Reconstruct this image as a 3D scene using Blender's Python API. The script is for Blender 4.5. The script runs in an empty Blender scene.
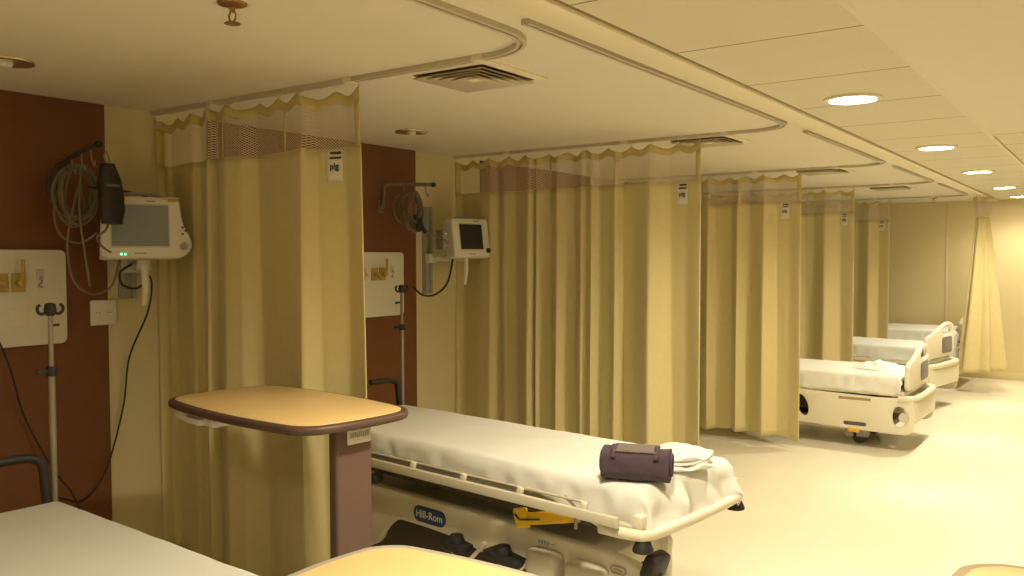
import bpy, bmesh, math, random
from mathutils import Vector, Matrix, noise
random.seed(7)
sc = bpy.context.scene
COL = sc.collection
PI = math.pi
R = math.radians

# ------------------------------------------------------------------ materials
def nd(nt, t, x=0, y=0, **kw):
    n = nt.nodes.new(t); n.location = (x, y)
    for k, v in kw.items(): setattr(n, k, v)
    return n

def mat(name, col, rough=.5, metal=0., var=.06, scale=12., bump=0., bscale=200., spec=.5, sheen=0., coat=0., emit=None, estr=0.):
    m = bpy.data.materials.new(name); m.use_nodes = True
    nt = m.node_tree; b = nt.nodes['Principled BSDF']
    b.inputs['Roughness'].default_value = rough
    b.inputs['Metallic'].default_value = metal
    b.inputs['Specular IOR Level'].default_value = spec
    if sheen: b.inputs['Sheen Weight'].default_value = sheen
    if coat: b.inputs['Coat Weight'].default_value = coat; b.inputs['Coat Roughness'].default_value = .2
    tc = nd(nt, 'ShaderNodeTexCoord', -900, 0)
    ns = nd(nt, 'ShaderNodeTexNoise', -700, 0)
    ns.inputs['Scale'].default_value = scale; ns.inputs['Detail'].default_value = 4
    nt.links.new(tc.outputs['Object'], ns.inputs['Vector'])
    mx = nd(nt, 'ShaderNodeMix', -400, 0, data_type='RGBA')
    c = Vector(col[:3])
    mx.inputs[6].default_value = (*(c * (1 - var)), 1)
    mx.inputs[7].default_value = (*[min(1, v * (1 + var)) for v in c], 1)
    nt.links.new(ns.outputs['Fac'], mx.inputs[0])
    nt.links.new(mx.outputs[2], b.inputs['Base Color'])
    if bump:
        n2 = nd(nt, 'ShaderNodeTexNoise', -700, -300); n2.inputs['Scale'].default_value = bscale
        nt.links.new(tc.outputs['Object'], n2.inputs['Vector'])
        bp = nd(nt, 'ShaderNodeBump', -300, -300); bp.inputs['Strength'].default_value = bump; bp.inputs['Distance'].default_value = .01
        nt.links.new(n2.outputs['Fac'], bp.inputs['Height'])
        nt.links.new(bp.outputs['Normal'], b.inputs['Normal'])
    if emit:
        b.inputs['Emission Color'].default_value = (*emit, 1); b.inputs['Emission Strength'].default_value = estr
    return m

M = {}
M['wall'] = mat('wall_paint', (.75, .65, .385), .6, var=.03, scale=3, bump=.05, bscale=150)
M['wall_back'] = M['wall']
M['maroon'] = mat('maroon_laminate', (.215, .085, .036), .45, var=.12, scale=6)
M['gypsum'] = mat('ceiling_paint', (.80, .735, .60), .8, var=.02, scale=2)
M['trim'] = mat('ceiling_trim', (.86, .78, .58), .6, var=.02)
M['base'] = mat('baseboard_vinyl', (.42, .30, .14), .5)
M['curtain'] = mat('curtain_cloth', (.71, .61, .31), .8, var=.05, scale=30, bump=.12, bscale=400, sheen=.15)
M['curtain_hem'] = mat('curtain_header_tape', (.66, .54, .23), .8, var=.06, scale=40)
M['rail'] = mat('track_aluminium', (.62, .55, .42), .5, .1, var=.04)
M['clip'] = mat('track_clip_white', (.80, .72, .52), .5)
M['white_cloth'] = mat('white_linen', (.84, .84, .80), .85, var=.03, scale=8, bump=.06, bscale=350)
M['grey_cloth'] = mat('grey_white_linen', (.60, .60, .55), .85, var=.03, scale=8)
M['blue_cloth'] = mat('pale_linen', (.74, .78, .78), .85, var=.03, scale=8)
M['cream_plastic'] = mat('cream_plastic', (.80, .745, .60), .42, var=.02)
M['beige_plastic'] = mat('beige_plastic', (.64, .59, .47), .45, var=.03)
M['white_plastic'] = mat('white_plastic', (.80, .77, .68), .4, var=.02)
M['grey_plastic'] = mat('grey_plastic', (.40, .38, .34), .5, var=.03)
M['black'] = mat('black_rubber', (.025, .022, .022), .55, var=.1)
M['dark'] = mat('dark_metal', (.09, .075, .06), .5, .3, var=.1)
M['darkgrey'] = mat('dark_grey_panel', (.17, .17, .17), .4)
M['steel'] = mat('brushed_steel', (.36, .32, .26), .45, .6, var=.04)
M['mattress'] = mat('mattress_vinyl', (.12, .12, .13), .6)
M['wood'] = mat('table_laminate', (.80, .57, .26), .38, var=.06, scale=5)
M['brown_edge'] = mat('brown_edge_moulding', (.105, .058, .044), .45, var=.05)
M['mauve'] = mat('mauve_column_paint', (.155, .092, .076), .5, var=.03)
M['grey_edge'] = mat('grey_edge_moulding', (.40, .37, .30), .45)
M['tan_edge'] = mat('tan_edge_moulding', (.38, .28, .16), .45)
M['screen'] = mat('screen_grey_blue', (.26, .29, .33), .2, var=.04, spec=.6)
M['screen_dark'] = mat('screen_dark', (.035, .035, .035), .2, spec=.6)
M['blue'] = mat('blue_label', (.03, .07, .24), .4)
M['lettering'] = mat('white_lettering', (.85, .85, .8), .5)
M['ink'] = mat('dark_ink', (.06, .055, .05), .6)
M['yellow'] = mat('yellow_plastic', (.80, .50, .02), .45)
M['amber'] = mat('amber_outlet', (.55, .38, .10), .4)
M['purple'] = mat('dark_purple_cloth', (.075, .050, .072), .85, var=.15, scale=60, bump=.15, bscale=300)
M['strap'] = mat('grey_strap', (.17, .14, .13), .7)
M['cable_grey'] = mat('grey_tubing', (.20, .165, .125), .4)
M['cable_black'] = mat('black_cable', (.02, .018, .018), .5)
M['green'] = mat('green_led', (.05, .6, .2), .4, emit=(.08, 1., .35), estr=1.2)
M['lamp'] = mat('lamp_lens', (.9, .9, .85), .5, emit=(1., .872, .62), estr=16.)
M['chrome'] = mat('downlight_reflector', (.8, .75, .62), .15, .9)
M['louvre'] = mat('vent_louvre', (.62, .54, .38), .6)
M['duct'] = mat('duct_shade', (.30, .24, .16), .7)
M['brass'] = mat('sprinkler_brass', (.40, .25, .10), .35, .8)

def floor_mat():
    m = mat('vinyl_floor', (.84, .79, .635), .34, var=.04, scale=1.2, spec=.45)
    nt = m.node_tree; b = nt.nodes['Principled BSDF']
    tc = nd(nt, 'ShaderNodeTexCoord', -1200, -500); n = nd(nt, 'ShaderNodeTexNoise', -1000, -500)
    n.inputs['Scale'].default_value = 2.5; n.inputs['Detail'].default_value = 6
    nt.links.new(tc.outputs['Object'], n.inputs['Vector'])
    mr = nd(nt, 'ShaderNodeMapRange', -700, -500)
    mr.inputs['To Min'].default_value = .26; mr.inputs['To Max'].default_value = .42
    nt.links.new(n.outputs['Fac'], mr.inputs['Value']); nt.links.new(mr.outputs['Result'], b.inputs['Roughness'])
    return m
M['floor'] = floor_mat()

def tile_mat():
    m = mat('ceiling_tile', (.745, .68, .53), .85, var=.03, scale=4, bump=.1, bscale=300)
    nt = m.node_tree; b = nt.nodes['Principled BSDF']
    src = b.inputs['Base Color'].links[0].from_socket
    tc = nd(nt, 'ShaderNodeTexCoord', -1400, 600); sp = nd(nt, 'ShaderNodeSeparateXYZ', -1200, 600)
    nt.links.new(tc.outputs['Object'], sp.inputs[0])
    def line(sock, off, per, w):
        a = nd(nt, 'ShaderNodeMath', -1000, 600, operation='SUBTRACT'); nt.links.new(sock, a.inputs[0]); a.inputs[1].default_value = off
        d = nd(nt, 'ShaderNodeMath', -900, 600, operation='DIVIDE'); nt.links.new(a.outputs[0], d.inputs[0]); d.inputs[1].default_value = per
        f = nd(nt, 'ShaderNodeMath', -800, 600, operation='FRACT'); nt.links.new(d.outputs[0], f.inputs[0])
        l = nd(nt, 'ShaderNodeMath', -700, 600, operation='LESS_THAN'); nt.links.new(f.outputs[0], l.inputs[0]); l.inputs[1].default_value = w / per
        return l.outputs[0]
    l1 = line(sp.outputs['Y'], 2.275, .77, .011)
    l2 = line(sp.outputs['X'], -.69, .71, .008)
    mxm = nd(nt, 'ShaderNodeMath', -500, 600, operation='MAXIMUM'); nt.links.new(l1, mxm.inputs[0]); nt.links.new(l2, mxm.inputs[1])
    mx = nd(nt, 'ShaderNodeMix', -200, 400, data_type='RGBA')
    nt.links.new(mxm.outputs[0], mx.inputs[0]); nt.links.new(src, mx.inputs[6]); mx.inputs[7].default_value = (.30, .22, .11, 1)
    nt.links.new(mx.outputs[2], b.inputs['Base Color'])
    return m
M['tile'] = tile_mat()

def net_mat():
    m = bpy.data.materials.new('curtain_netting'); m.use_nodes = True
    nt = m.node_tree; b = nt.nodes['Principled BSDF']; out = nt.nodes['Material Output']
    b.inputs['Base Color'].default_value = (.70, .60, .46, 1); b.inputs['Roughness'].default_value = .9
    tc = nd(nt, 'ShaderNodeTexCoord', -1200, 0); mp = nd(nt, 'ShaderNodeMapping', -1000, 0)
    mp.inputs['Rotation'].default_value = (0, 0, R(45)); mp.inputs['Scale'].default_value = (90, 90, 90)
    nt.links.new(tc.outputs['UV'], mp.inputs['Vector'])
    vo = nd(nt, 'ShaderNodeTexVoronoi', -800, 0); vo.inputs['Scale'].default_value = 1.; vo.inputs['Randomness'].default_value = 0.
    vo.voronoi_dimensions = '2D'
    nt.links.new(mp.outputs['Vector'], vo.inputs['Vector'])
    lt = nd(nt, 'ShaderNodeMath', -600, 0, operation='LESS_THAN'); lt.inputs[1].default_value = .40
    nt.links.new(vo.outputs['Distance'], lt.inputs[0])
    tr = nd(nt, 'ShaderNodeBsdfTransparent', -300, 200)
    ms = nd(nt, 'ShaderNodeMixShader', 0, 100)
    nt.links.new(lt.outputs[0], ms.inputs[0]); nt.links.new(b.outputs[0], ms.inputs[1]); nt.links.new(tr.outputs[0], ms.inputs[2])
    nt.links.new(ms.outputs[0], out.inputs['Surface'])
    return m
M['net'] = net_mat()

# ------------------------------------------------------------------ mesh builder
class MB:
    def __init__(s): s.bm = bmesh.new()
    def _x(s, vs, mtx):
        if mtx is not None: bmesh.ops.transform(s.bm, matrix=mtx, verts=vs)
        return vs
    def box(s, c, size, bevel=0., seg=2, rot=None):
        g = bmesh.ops.create_cube(s.bm, size=1.)['verts']
        for v in g: v.co = Vector((v.co.x * size[0], v.co.y * size[1], v.co.z * size[2]))
        if bevel:
            es = list({e for v in g for e in v.link_edges})
            r = bmesh.ops.bevel(s.bm, geom=es, offset=bevel, segments=seg, profile=.5, affect='EDGES')
            g = list({v for f in r['faces'] for v in f.verts} | {v for v in g if v.is_valid})
        m = Matrix.Translation(Vector(c))
        if rot: m = m @ rot.to_4x4()
        s._x(g, m); return s
    def span(s, a, b, bevel=0., seg=2):
        a = Vector(a); b = Vector(b)
        d = b - a
        return s.box((a + b) / 2, (abs(d.x), abs(d.y), abs(d.z)), bevel, seg)
    def tube(s, pts, r, seg=10, closed=False, cap=True, smooth=0):
        pts = [Vector(p) for p in pts]
        if smooth: pts = catmull(pts, smooth, closed)
        n = len(pts); rings = []
        rr = r if isinstance(r, (list, tuple)) else [r] * n
        up = None
        for i, p in enumerate(pts):
            a = pts[(i - 1) % n] if (i > 0 or closed) else pts[i]
            b = pts[(i + 1) % n] if (i < n - 1 or closed) else pts[i]
            t = (b - a); t = t.normalized() if t.length > 1e-9 else Vector((0, 0, 1))
            if up is None:
                up = Vector((0, 0, 1)) if abs(t.z) < .9 else Vector((1, 0, 0))
            u = t.cross(up); u = u.normalized() if u.length > 1e-6 else t.orthogonal().normalized()
            w = u.cross(t).normalized(); up = w
            q = rr[min(i, len(rr) - 1)]
            rings.append([s.bm.verts.new(p + u * (math.cos(k * 2 * PI / seg) * q) + w * (math.sin(k * 2 * PI / seg) * q)) for k in range(seg)])
        m = n if closed else n - 1
        for i in range(m):
            A, B = rings[i], rings[(i + 1) % n]
            for k in range(seg):
                s.bm.faces.new((A[k], A[(k + 1) % seg], B[(k + 1) % seg], B[k]))
        if cap and not closed:
            s.bm.faces.new(list(reversed(rings[0]))); s.bm.faces.new(rings[-1])
        return s
    def lathe(s, prof, c=(0, 0, 0), seg=24, axis='Z', mtx=None):
        rings = []; new = []
        for (r, z) in prof:
            if r < 1e-6:
                v = s.bm.verts.new((0, 0, z)); rings.append([v]); new.append(v)
            else:
                ring = [s.bm.verts.new((r * math.cos(k * 2 * PI / seg), r * math.sin(k * 2 * PI / seg), z)) for k in range(seg)]
                rings.append(ring); new += ring
        for A, B in zip(rings, rings[1:]):
            for k in range(seg):
                a, a2, b, b2 = A[k % len(A)], A[(k + 1) % len(A)], B[k % len(B)], B[(k + 1) % len(B)]
                f = [a]
                for q in (a2, b2, b):
                    if q not in f: f.append(q)
                if len(f) > 2: s.bm.faces.new(f)
        if len(rings[0]) > 1: s.bm.faces.new(list(reversed(rings[0])))
        if len(rings[-1]) > 1: s.bm.faces.new(rings[-1])
        m = Matrix.Translation(Vector(c))
        if mtx is not None: m = m @ mtx.to_4x4()
        elif axis == 'X': m = m @ Matrix.Rotation(PI / 2, 4, 'Y')
        elif axis == 'Y': m = m @ Matrix.Rotation(-PI / 2, 4, 'X')
        s._x(new, m); return s
    def plate(s, outer, holes, t, mtx, bevel=0.):
        """flat plate in its own xy plane, thickness t along +z, holes cut through, then moved by mtx"""
        loops = [outer] + list(holes); es = []; lv = []
        for lp in loops:
            vs = [s.bm.verts.new((p[0], p[1], 0)) for p in lp]; lv += vs
            es += [s.bm.edges.new((vs[i], vs[(i + 1) % len(vs)])) for i in range(len(vs))]
        if holes:
            r = bmesh.ops.triangle_fill(s.bm, use_beauty=True, use_dissolve=False, edges=es)
            fs = [g for g in r['geom'] if isinstance(g, bmesh.types.BMFace)]
        else:
            fs = [s.bm.faces.new(lv)]
        ex = bmesh.ops.extrude_face_region(s.bm, geom=fs)
        nv = [g for g in ex['geom'] if isinstance(g, bmesh.types.BMVert)]
        for v in nv: v.co.z += t
        allv = list(set(lv) | set(nv))
        if bevel:
            be = [e for e in {e for v in allv for e in v.link_edges} if len(e.link_faces) == 2 and abs(e.link_faces[0].normal.dot(e.link_faces[1].normal)) < .3 and abs(e.verts[0].co.z - e.verts[1].co.z) < 1e-6]
            bmesh.ops.recalc_face_normals(s.bm, faces=list({f for v in allv for f in v.link_faces}))
            rb = bmesh.ops.bevel(s.bm, geom=be, offset=bevel, segments=2, profile=.5, affect='EDGES')
            allv = [v for v in set(allv) | {v for f in rb['faces'] for v in f.verts} if v.is_valid]
        s._x(allv, mtx.to_4x4()); return s
    def grid(s, f, nu, nv, closed_u=False, uv=None):
        vs = [[s.bm.verts.new(f(i / nu, j / nv)) for j in range(nv + 1)] for i in range(nu if closed_u else nu + 1)]
        n = len(vs)
        lay = s.bm.loops.layers.uv.verify() if uv else None
        for i in range(nu):
            for j in range(nv):
                q = ((i, j), (i + 1, j), (i + 1, j + 1), (i, j + 1))
                fc = s.bm.faces.new([vs[a % n][b] for a, b in q])
                if uv:
                    for lp, (a, b) in zip(fc.loops, q): lp[lay].uv = uv(a / nu, b / nv)
        return s
    def build(s, name, m, parent=None, ang=40, recalc=True, thick=0.):
        if recalc: bmesh.ops.recalc_face_normals(s.bm, faces=s.bm.faces)
        me = bpy.data.meshes.new(name); s.bm.to_mesh(me); s.bm.free()
        for p in me.polygons: p.use_smooth = True
        me.set_sharp_from_angle(angle=R(ang))
        for x in (m if isinstance(m, (list, tuple)) else [m]): me.materials.append(x)
        o = bpy.data.objects.new(name, me); COL.objects.link(o)
        if parent: o.parent = parent
        if thick:
            md = o.modifiers.new('thickness', 'SOLIDIFY'); md.thickness = thick; md.offset = 0
        return o

def catmull(P, n, closed=False):
    out = []; N = len(P)
    rng = range(N) if closed else range(N - 1)
    for i in rng:
        g = lambda k: P[k % N] if closed else P[max(0, min(N - 1, k))]
        a, b, c, d = g(i - 1), g(i), g(i + 1), g(i + 2)
        for k in range(n):
            t = k / n
            out.append(.5 * ((2 * b) + (c - a) * t + (2 * a - 5 * b + 4 * c - d) * t * t + (3 * b - a - 3 * c + d) * t ** 3))
    if not closed: out.append(P[-1])
    return out

def rrect(w, h, r, n=6, cx=0, cy=0):
    pts = []
    for sx, sy, a0 in ((1, 1, 0), (-1, 1, 90), (-1, -1, 180), (1, -1, 270)):
        for k in range(n + 1):
            a = R(a0 + 90 * k / n)
            pts.append((cx + sx * (w / 2 - r) + r * math.cos(a), cy + sy * (h / 2 - r) + r * math.sin(a)))
    return pts

def ellipse(rx, ry, n=24, cx=0, cy=0): return [(cx + rx * math.cos(2 * PI * k / n), cy + ry * math.sin(2 * PI * k / n)) for k in range(n)]

def smooth_poly(pts, n=5):
    P = [Vector((p[0], p[1], 0)) for p in pts]
    return [(q.x, q.y) for q in catmull(P, n, True)]

XZ = Matrix(((1, 0, 0), (0, 0, -1), (0, 1, 0)))     # plate xy -> world x,z ; thickness towards -y
YZ = Matrix(((0, 0, 1), (1, 0, 0), (0, 1, 0)))      # plate xy -> world y,z ; thickness towards +x
def at(m3, x, y, z): return Matrix.Translation((x, y, z)) @ m3.to_4x4()

def tag(o, label=None, cat=None, group=None, kind=None):
    if label: o['label'] = label
    if cat: o['category'] = cat
    if group: o['group'] = group
    if kind: o['kind'] = kind
    return o
def thing(name, label, cat, loc, rz=0., group=None):
    o = bpy.data.objects.new(name, None); COL.objects.link(o)
    o.empty_display_size = .1
    o.location = loc; o.rotation_euler = (0, 0, rz)
    return tag(o, label, cat, group)
def struct(name, mb, m, **k):
    o = mb.build(name, m, **k); o['kind'] = 'structure'; return o
def dup(root, loc, rz, label, group=None):
    r = root.copy(); COL.objects.link(r); r.location = loc; r.rotation_euler = (0, 0, rz)
    r['label'] = label
    if group: r['group'] = group
    for ch in list(root.children):
        c = ch.copy(); COL.objects.link(c); c.parent = r
        for g in list(ch.children):
            d = g.copy(); COL.objects.link(d); d.parent = c
    return r

def text_part(name, body, size, m, parent, mtx, depth=.002):
    cu = bpy.data.curves.new(name, 'FONT'); cu.body = body; cu.size = size; cu.extrude = depth; cu.align_x = 'CENTER'; cu.align_y = 'CENTER'
    cu.offset = size * .012
    tmp = bpy.data.objects.new('tmp_text', cu); COL.objects.link(tmp)
    dg = bpy.context.evaluated_depsgraph_get()
    me = bpy.data.meshes.new_from_object(tmp.evaluated_get(dg))
    bpy.data.objects.remove(tmp); bpy.data.curves.remove(cu)
    me.name = name; me.transform(mtx.to_4x4() if len(mtx) == 3 else mtx)
    me.materials.clear(); me.materials.append(m)
    o = bpy.data.objects.new(name, me); COL.objects.link(o); o.parent = parent
    return o

# ------------------------------------------------------------------ the setting
H = 2.5
WX = -4.2
YB, XR, YF = 13.7, 2.4, -3.2
TR = [2.64, 5.15, 7.67, 9.90, 12.3]          # depth of the five curtain tracks

b = MB(); b.span((WX - .1, YF - .1, -.1), (XR + .1, YB + .1, 0)); struct('floor', b, M['floor'])
b = MB()
b.span((WX - .1, YF - .1, H), (-1.47, YB + .1, H + .1))                     # gypsum over the bays
b.span((-.69, YF - .1, H - .012), (XR + .1, 6.19, H + .1))                  # gypsum right of the corridor tiles
n0 = len(b.bm.faces)
b.span((-1.47, YF - .1, H), (-.69, YB + .1, H + .1))                        # tiled strip
b.span((-.69, 6.19, H), (XR + .1, YB + .1, H + .1))
b.bm.faces.ensure_lookup_table()
for f in b.bm.faces[n0:]: f.material_index = 1
struct('ceiling', b, [M['gypsum'], M['tile']])
b = MB(); b.span((WX - .1, YF - .1, 0), (WX, YB + .1, H)); struct('wall_left', b, M['wall'])
b = MB(); b.span((WX, YB, 0), (XR, YB + .1, H)); struct('wall_back', b, M['wall'])
b = MB(); b.span((XR, YF - .1, 0), (XR + .1, YB + .1, H)); struct('wall_right', b, M['wall'])
b = MB(); b.span((WX, YF - .1, 0), (XR, YF, H)); struct('wall_front', b, M['wall'])
b = MB(); b.span((WX, YF, 0), (WX + .014, YB, .1), .004); struct('baseboard_left', b, M['base'])
b = MB(); b.span((WX + .014, YB - .014, 0), (XR, YB, .1), .004); struct('baseboard_back', b, M['wall'])
b = MB(); b.span((-1.545, YF, H - .018), (-1.40, YB, H), .005); struct('trim_1', b, M['trim'])
b = MB(); b.span((-.705, YF, H - .013), (-.680, YB, H), .002); struct('trim_2', b, M['gypsum'])
b = MB(); b.span((-.675, 6.17, H - .02), (XR, 6.21, H), .004); struct('trim_3', b, M['trim'])
# maroon laminate head panels, one to a bay
for i, (y0, y1) in enumerate(((.46, 2.37), (2.97, 4.71), (5.49, 7.22), (7.95, 9.5), (10.25, 11.9))):
    b = MB(); b.span((WX, y0, .1), (WX + .012, y1, H), .002); struct('trim_%d' % (4 + i), b, M['maroon'])
b = MB(); b.span((-2.06, YB - .006, .1), (-2.03, YB, H), .001); struct('trim_9', b, M['wall'])   # thin joint strip of the back wall

# ------------------------------------------------------------------ corridor downlights
def downlight(name, label, loc, lit, r=.135, group=None):
    t = thing(name, label, 'ceiling light', loc, 0, group)
    b = MB(); b.lathe([(r * .80, .0), (r * .82, -.012), (r, -.010), (r * 1.02, -.003), (r, .0)], seg=36); b.build('trim_ring', M['trim'] if lit else M['chrome'], t)
    if lit:
        b = MB(); b.lathe([(0, -.009), (r * .60, -.0088), (r * .80, -.006), (r * .80, -.001)], seg=36); b.build('lens', M['lamp'], t)
        ld = bpy.data.lights.new('downlight_lamp', 'SPOT'); ld.energy = SPOT * (.5 if loc[1] > 12 else .45 if loc[1] < 1 else 1.); ld.color = (1., .872, .62); ld.spot_size = R(152); ld.spot_blend = 1.; ld.shadow_soft_size = r * .75
        lo = bpy.data.objects.new('lamp', ld); COL.objects.link(lo); lo.parent = t; lo.location = (0, 0, -.016)
    else:
        b = MB(); b.lathe([(0, -.002), (r * .3, -.003), (r * .81, -.011), (r * .82, -.001)], seg=36); b.build('reflector', M['chrome'], t)
        b = MB(); b.lathe([(0, -.03), (.02, -.026), (.026, -.012), (.022, -.001)], seg=16); b.build('bulb', M['white_plastic'], t)
    return t
SPOT = 74.
GL = 'round downlights along the corridor'
pos = ['nearest and largest', 'second from the camera', 'third from the camera', 'fourth from the camera', 'farthest, at the frame edge']
for i, y in enumerate((4.42, 6.75, 8.93, 11.18, 13.0)):
    downlight('downlight', 'lit round corridor ceiling downlight, ' + pos[i], (-1.085, y, H), True, group=GL)
for y in (2.1, -.2, -2.4):
    downlight('downlight', 'lit round corridor downlight behind the camera end', (-1.085, y, H), True, group='round downlights behind the view')
downlight('bay_downlight', 'unlit chrome downlight over the nearest maroon panel, cut by the left frame edge', (-3.56, 1.62, H), False, .10)
downlight('bay_downlight', 'unlit chrome downlight between the first two curtains', (-3.56, 3.97, H), False, .10)

# ------------------------------------------------------------------ sprinklers
def sprinkler(label, loc):
    t = thing('sprinkler_head', label, 'sprinkler', loc, 0, 'ceiling sprinklers')
    b = MB(); b.lathe([(.0, 0), (.045, 0), (.042, -.006), (.02, -.012), (0, -.012)], seg=20); b.build('escutcheon', M['brass'], t)
    b = MB(); b.tube([(0, 0, -.012), (0, 0, -.028)], .009)
    for s in (-1, 1): b.tube([(s * .008, 0, -.026), (s * .017, 0, -.036), (s * .014, 0, -.05), (0, 0, -.06)], .003, 8)
    b.build('frame', M['brass'], t)
    b = MB(); b.lathe([(0, -.058), (.024, -.060), (.025, -.063), (0, -.064)], seg=16); b.build('deflector', M['brass'], t)
sprinkler('brass sprinkler head on the ceiling at the top frame edge', (-2.21, 1.66, H))
sprinkler('tiny sprinkler head on the ceiling before the far wall', (-2.06, 12.7, H))

# ------------------------------------------------------------------ air diffusers
def vent(label, cx, cy):
    t = thing('air_vent', label, 'vent', (cx, cy, H), 0, 'square ceiling air vents')
    def ring(mb, a, c, z0, z1):
        # square cone ring from half-size a at z0 to half-size c at z1
        va = [mb.bm.verts.new((sx * a, sy * a, z0)) for sx, sy in ((-1, -1), (1, -1), (1, 1), (-1, 1))]
        vb = [mb.bm.verts.new((sx * c, sy * c, z1)) for sx, sy in ((-1, -1), (1, -1), (1, 1), (-1, 1))]
        for k in range(4): mb.bm.faces.new((va[k], va[(k + 1) % 4], vb[(k + 1) % 4], vb[k]))
    b = MB(); ring(b, .225, .185, -.008, -.012); ring(b, .225, .225, 0, -.008); ring(b, .185, .185, -.012, -.002); b.build('frame', M['trim'], t, ang=20)
    for k, a in enumerate((.184, .146, .108, .070)):
        b = MB(); ring(b, a, a - .040, -.026, -.003); b.build('louvre', M['louvre'], t, ang=20, thick=.002)
    b = MB(); b.span((-.18, -.18, -.003), (.18, .18, -.0005)); b.build('duct_opening', M['duct'], t)
    b = MB(); b.box((0, 0, -.022), (.05, .05, .004), .001); b.build('centre_plate', M['trim'], t)
vent('square ceiling air vent just behind the first curtain track', -2.25, 2.905)
vent('square ceiling air vent seen behind the second curtain netting', -2.25, 5.42)
vent('square ceiling air vent behind the third curtain track', -2.2, 7.94)
vent('square ceiling air vent behind the fourth curtain track', -2.12, 10.35)

# ------------------------------------------------------------------ curtain tracks
RAD = .26
def track(i, y, y_end, label):
    xr = -1.70 if i == 0 else -1.585
    t = thing('curtain_track', label, 'curtain track', (0, 0, H), 0, 'curved ceiling curtain tracks')
    pts = [(WX + .02, y)] + [(x, y) for x in (-3.4, -2.6, -2.1)] 
    pts += [(xr - RAD + RAD * math.sin(a), y - RAD + RAD * math.cos(a)) for a in [k * PI / 2 / 12 for k in range(13)]]
    pts += [(xr, y_end + .05), (xr, y_end)]
    b = MB()
    w, h = .019, .019
    rows = []
    n = len(pts)
    for k, p in enumerate(pts):
        a = Vector(pts[max(0, k - 1)]); c = Vector(pts[min(n - 1, k + 1)]); d = (c - a).normalized(); nrm = Vector((-d.y, d.x))
        P = Vector(p); row = []
        for (o, z) in ((-w, 0), (-w, -h), (-.005, -h), (-.005, -h + .010), (.005, -h + .010), (.005, -h), (w, -h), (w, 0)):
            q = P + nrm * o; row.append(b.bm.verts.new((q.x, q.y, z)))
        rows.append(row)
    for A, B in zip(rows, rows[1:]):
        for k in range(8): b.bm.faces.new((A[k], A[(k + 1) % 8], B[(k + 1) % 8], B[k]))
    b.bm.faces.new(rows[0]); b.bm.faces.new(list(reversed(rows[-1])))
    b.build('rail', M['rail'], t, ang=25)
    for x in (-3.68, -2.72, -2.02):
        b = MB(); b.box((x, y, -.010), (.05, .046, .026), .003); b.build('joint_clip', M['clip'], t)
    return t
ends = [-.4, 2.32, TR[1] + .2, TR[2] + .2, TR[3] + .2]
tl = ['nearest curtain track curving along the ceiling before the vent', 'second ceiling curtain track, turning along the corridor beam', 'third ceiling curtain track from the camera',
      'fourth ceiling curtain track from the camera', 'farthest ceiling curtain track, before the back wall']
for i, y in enumerate(TR): track(i, y, ends[i], tl[i])

# ------------------------------------------------------------------ curtains
def interp(kn, x):
    for (a, p), (c, q) in zip(kn, kn[1:]):
        if x <= c:
            t = max(0, (x - a) / (c - a)); t = t * t * (3 - 2 * t) * .45 + t * .55
            return p + (q - p) * t
    return kn[-1][1]

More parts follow.
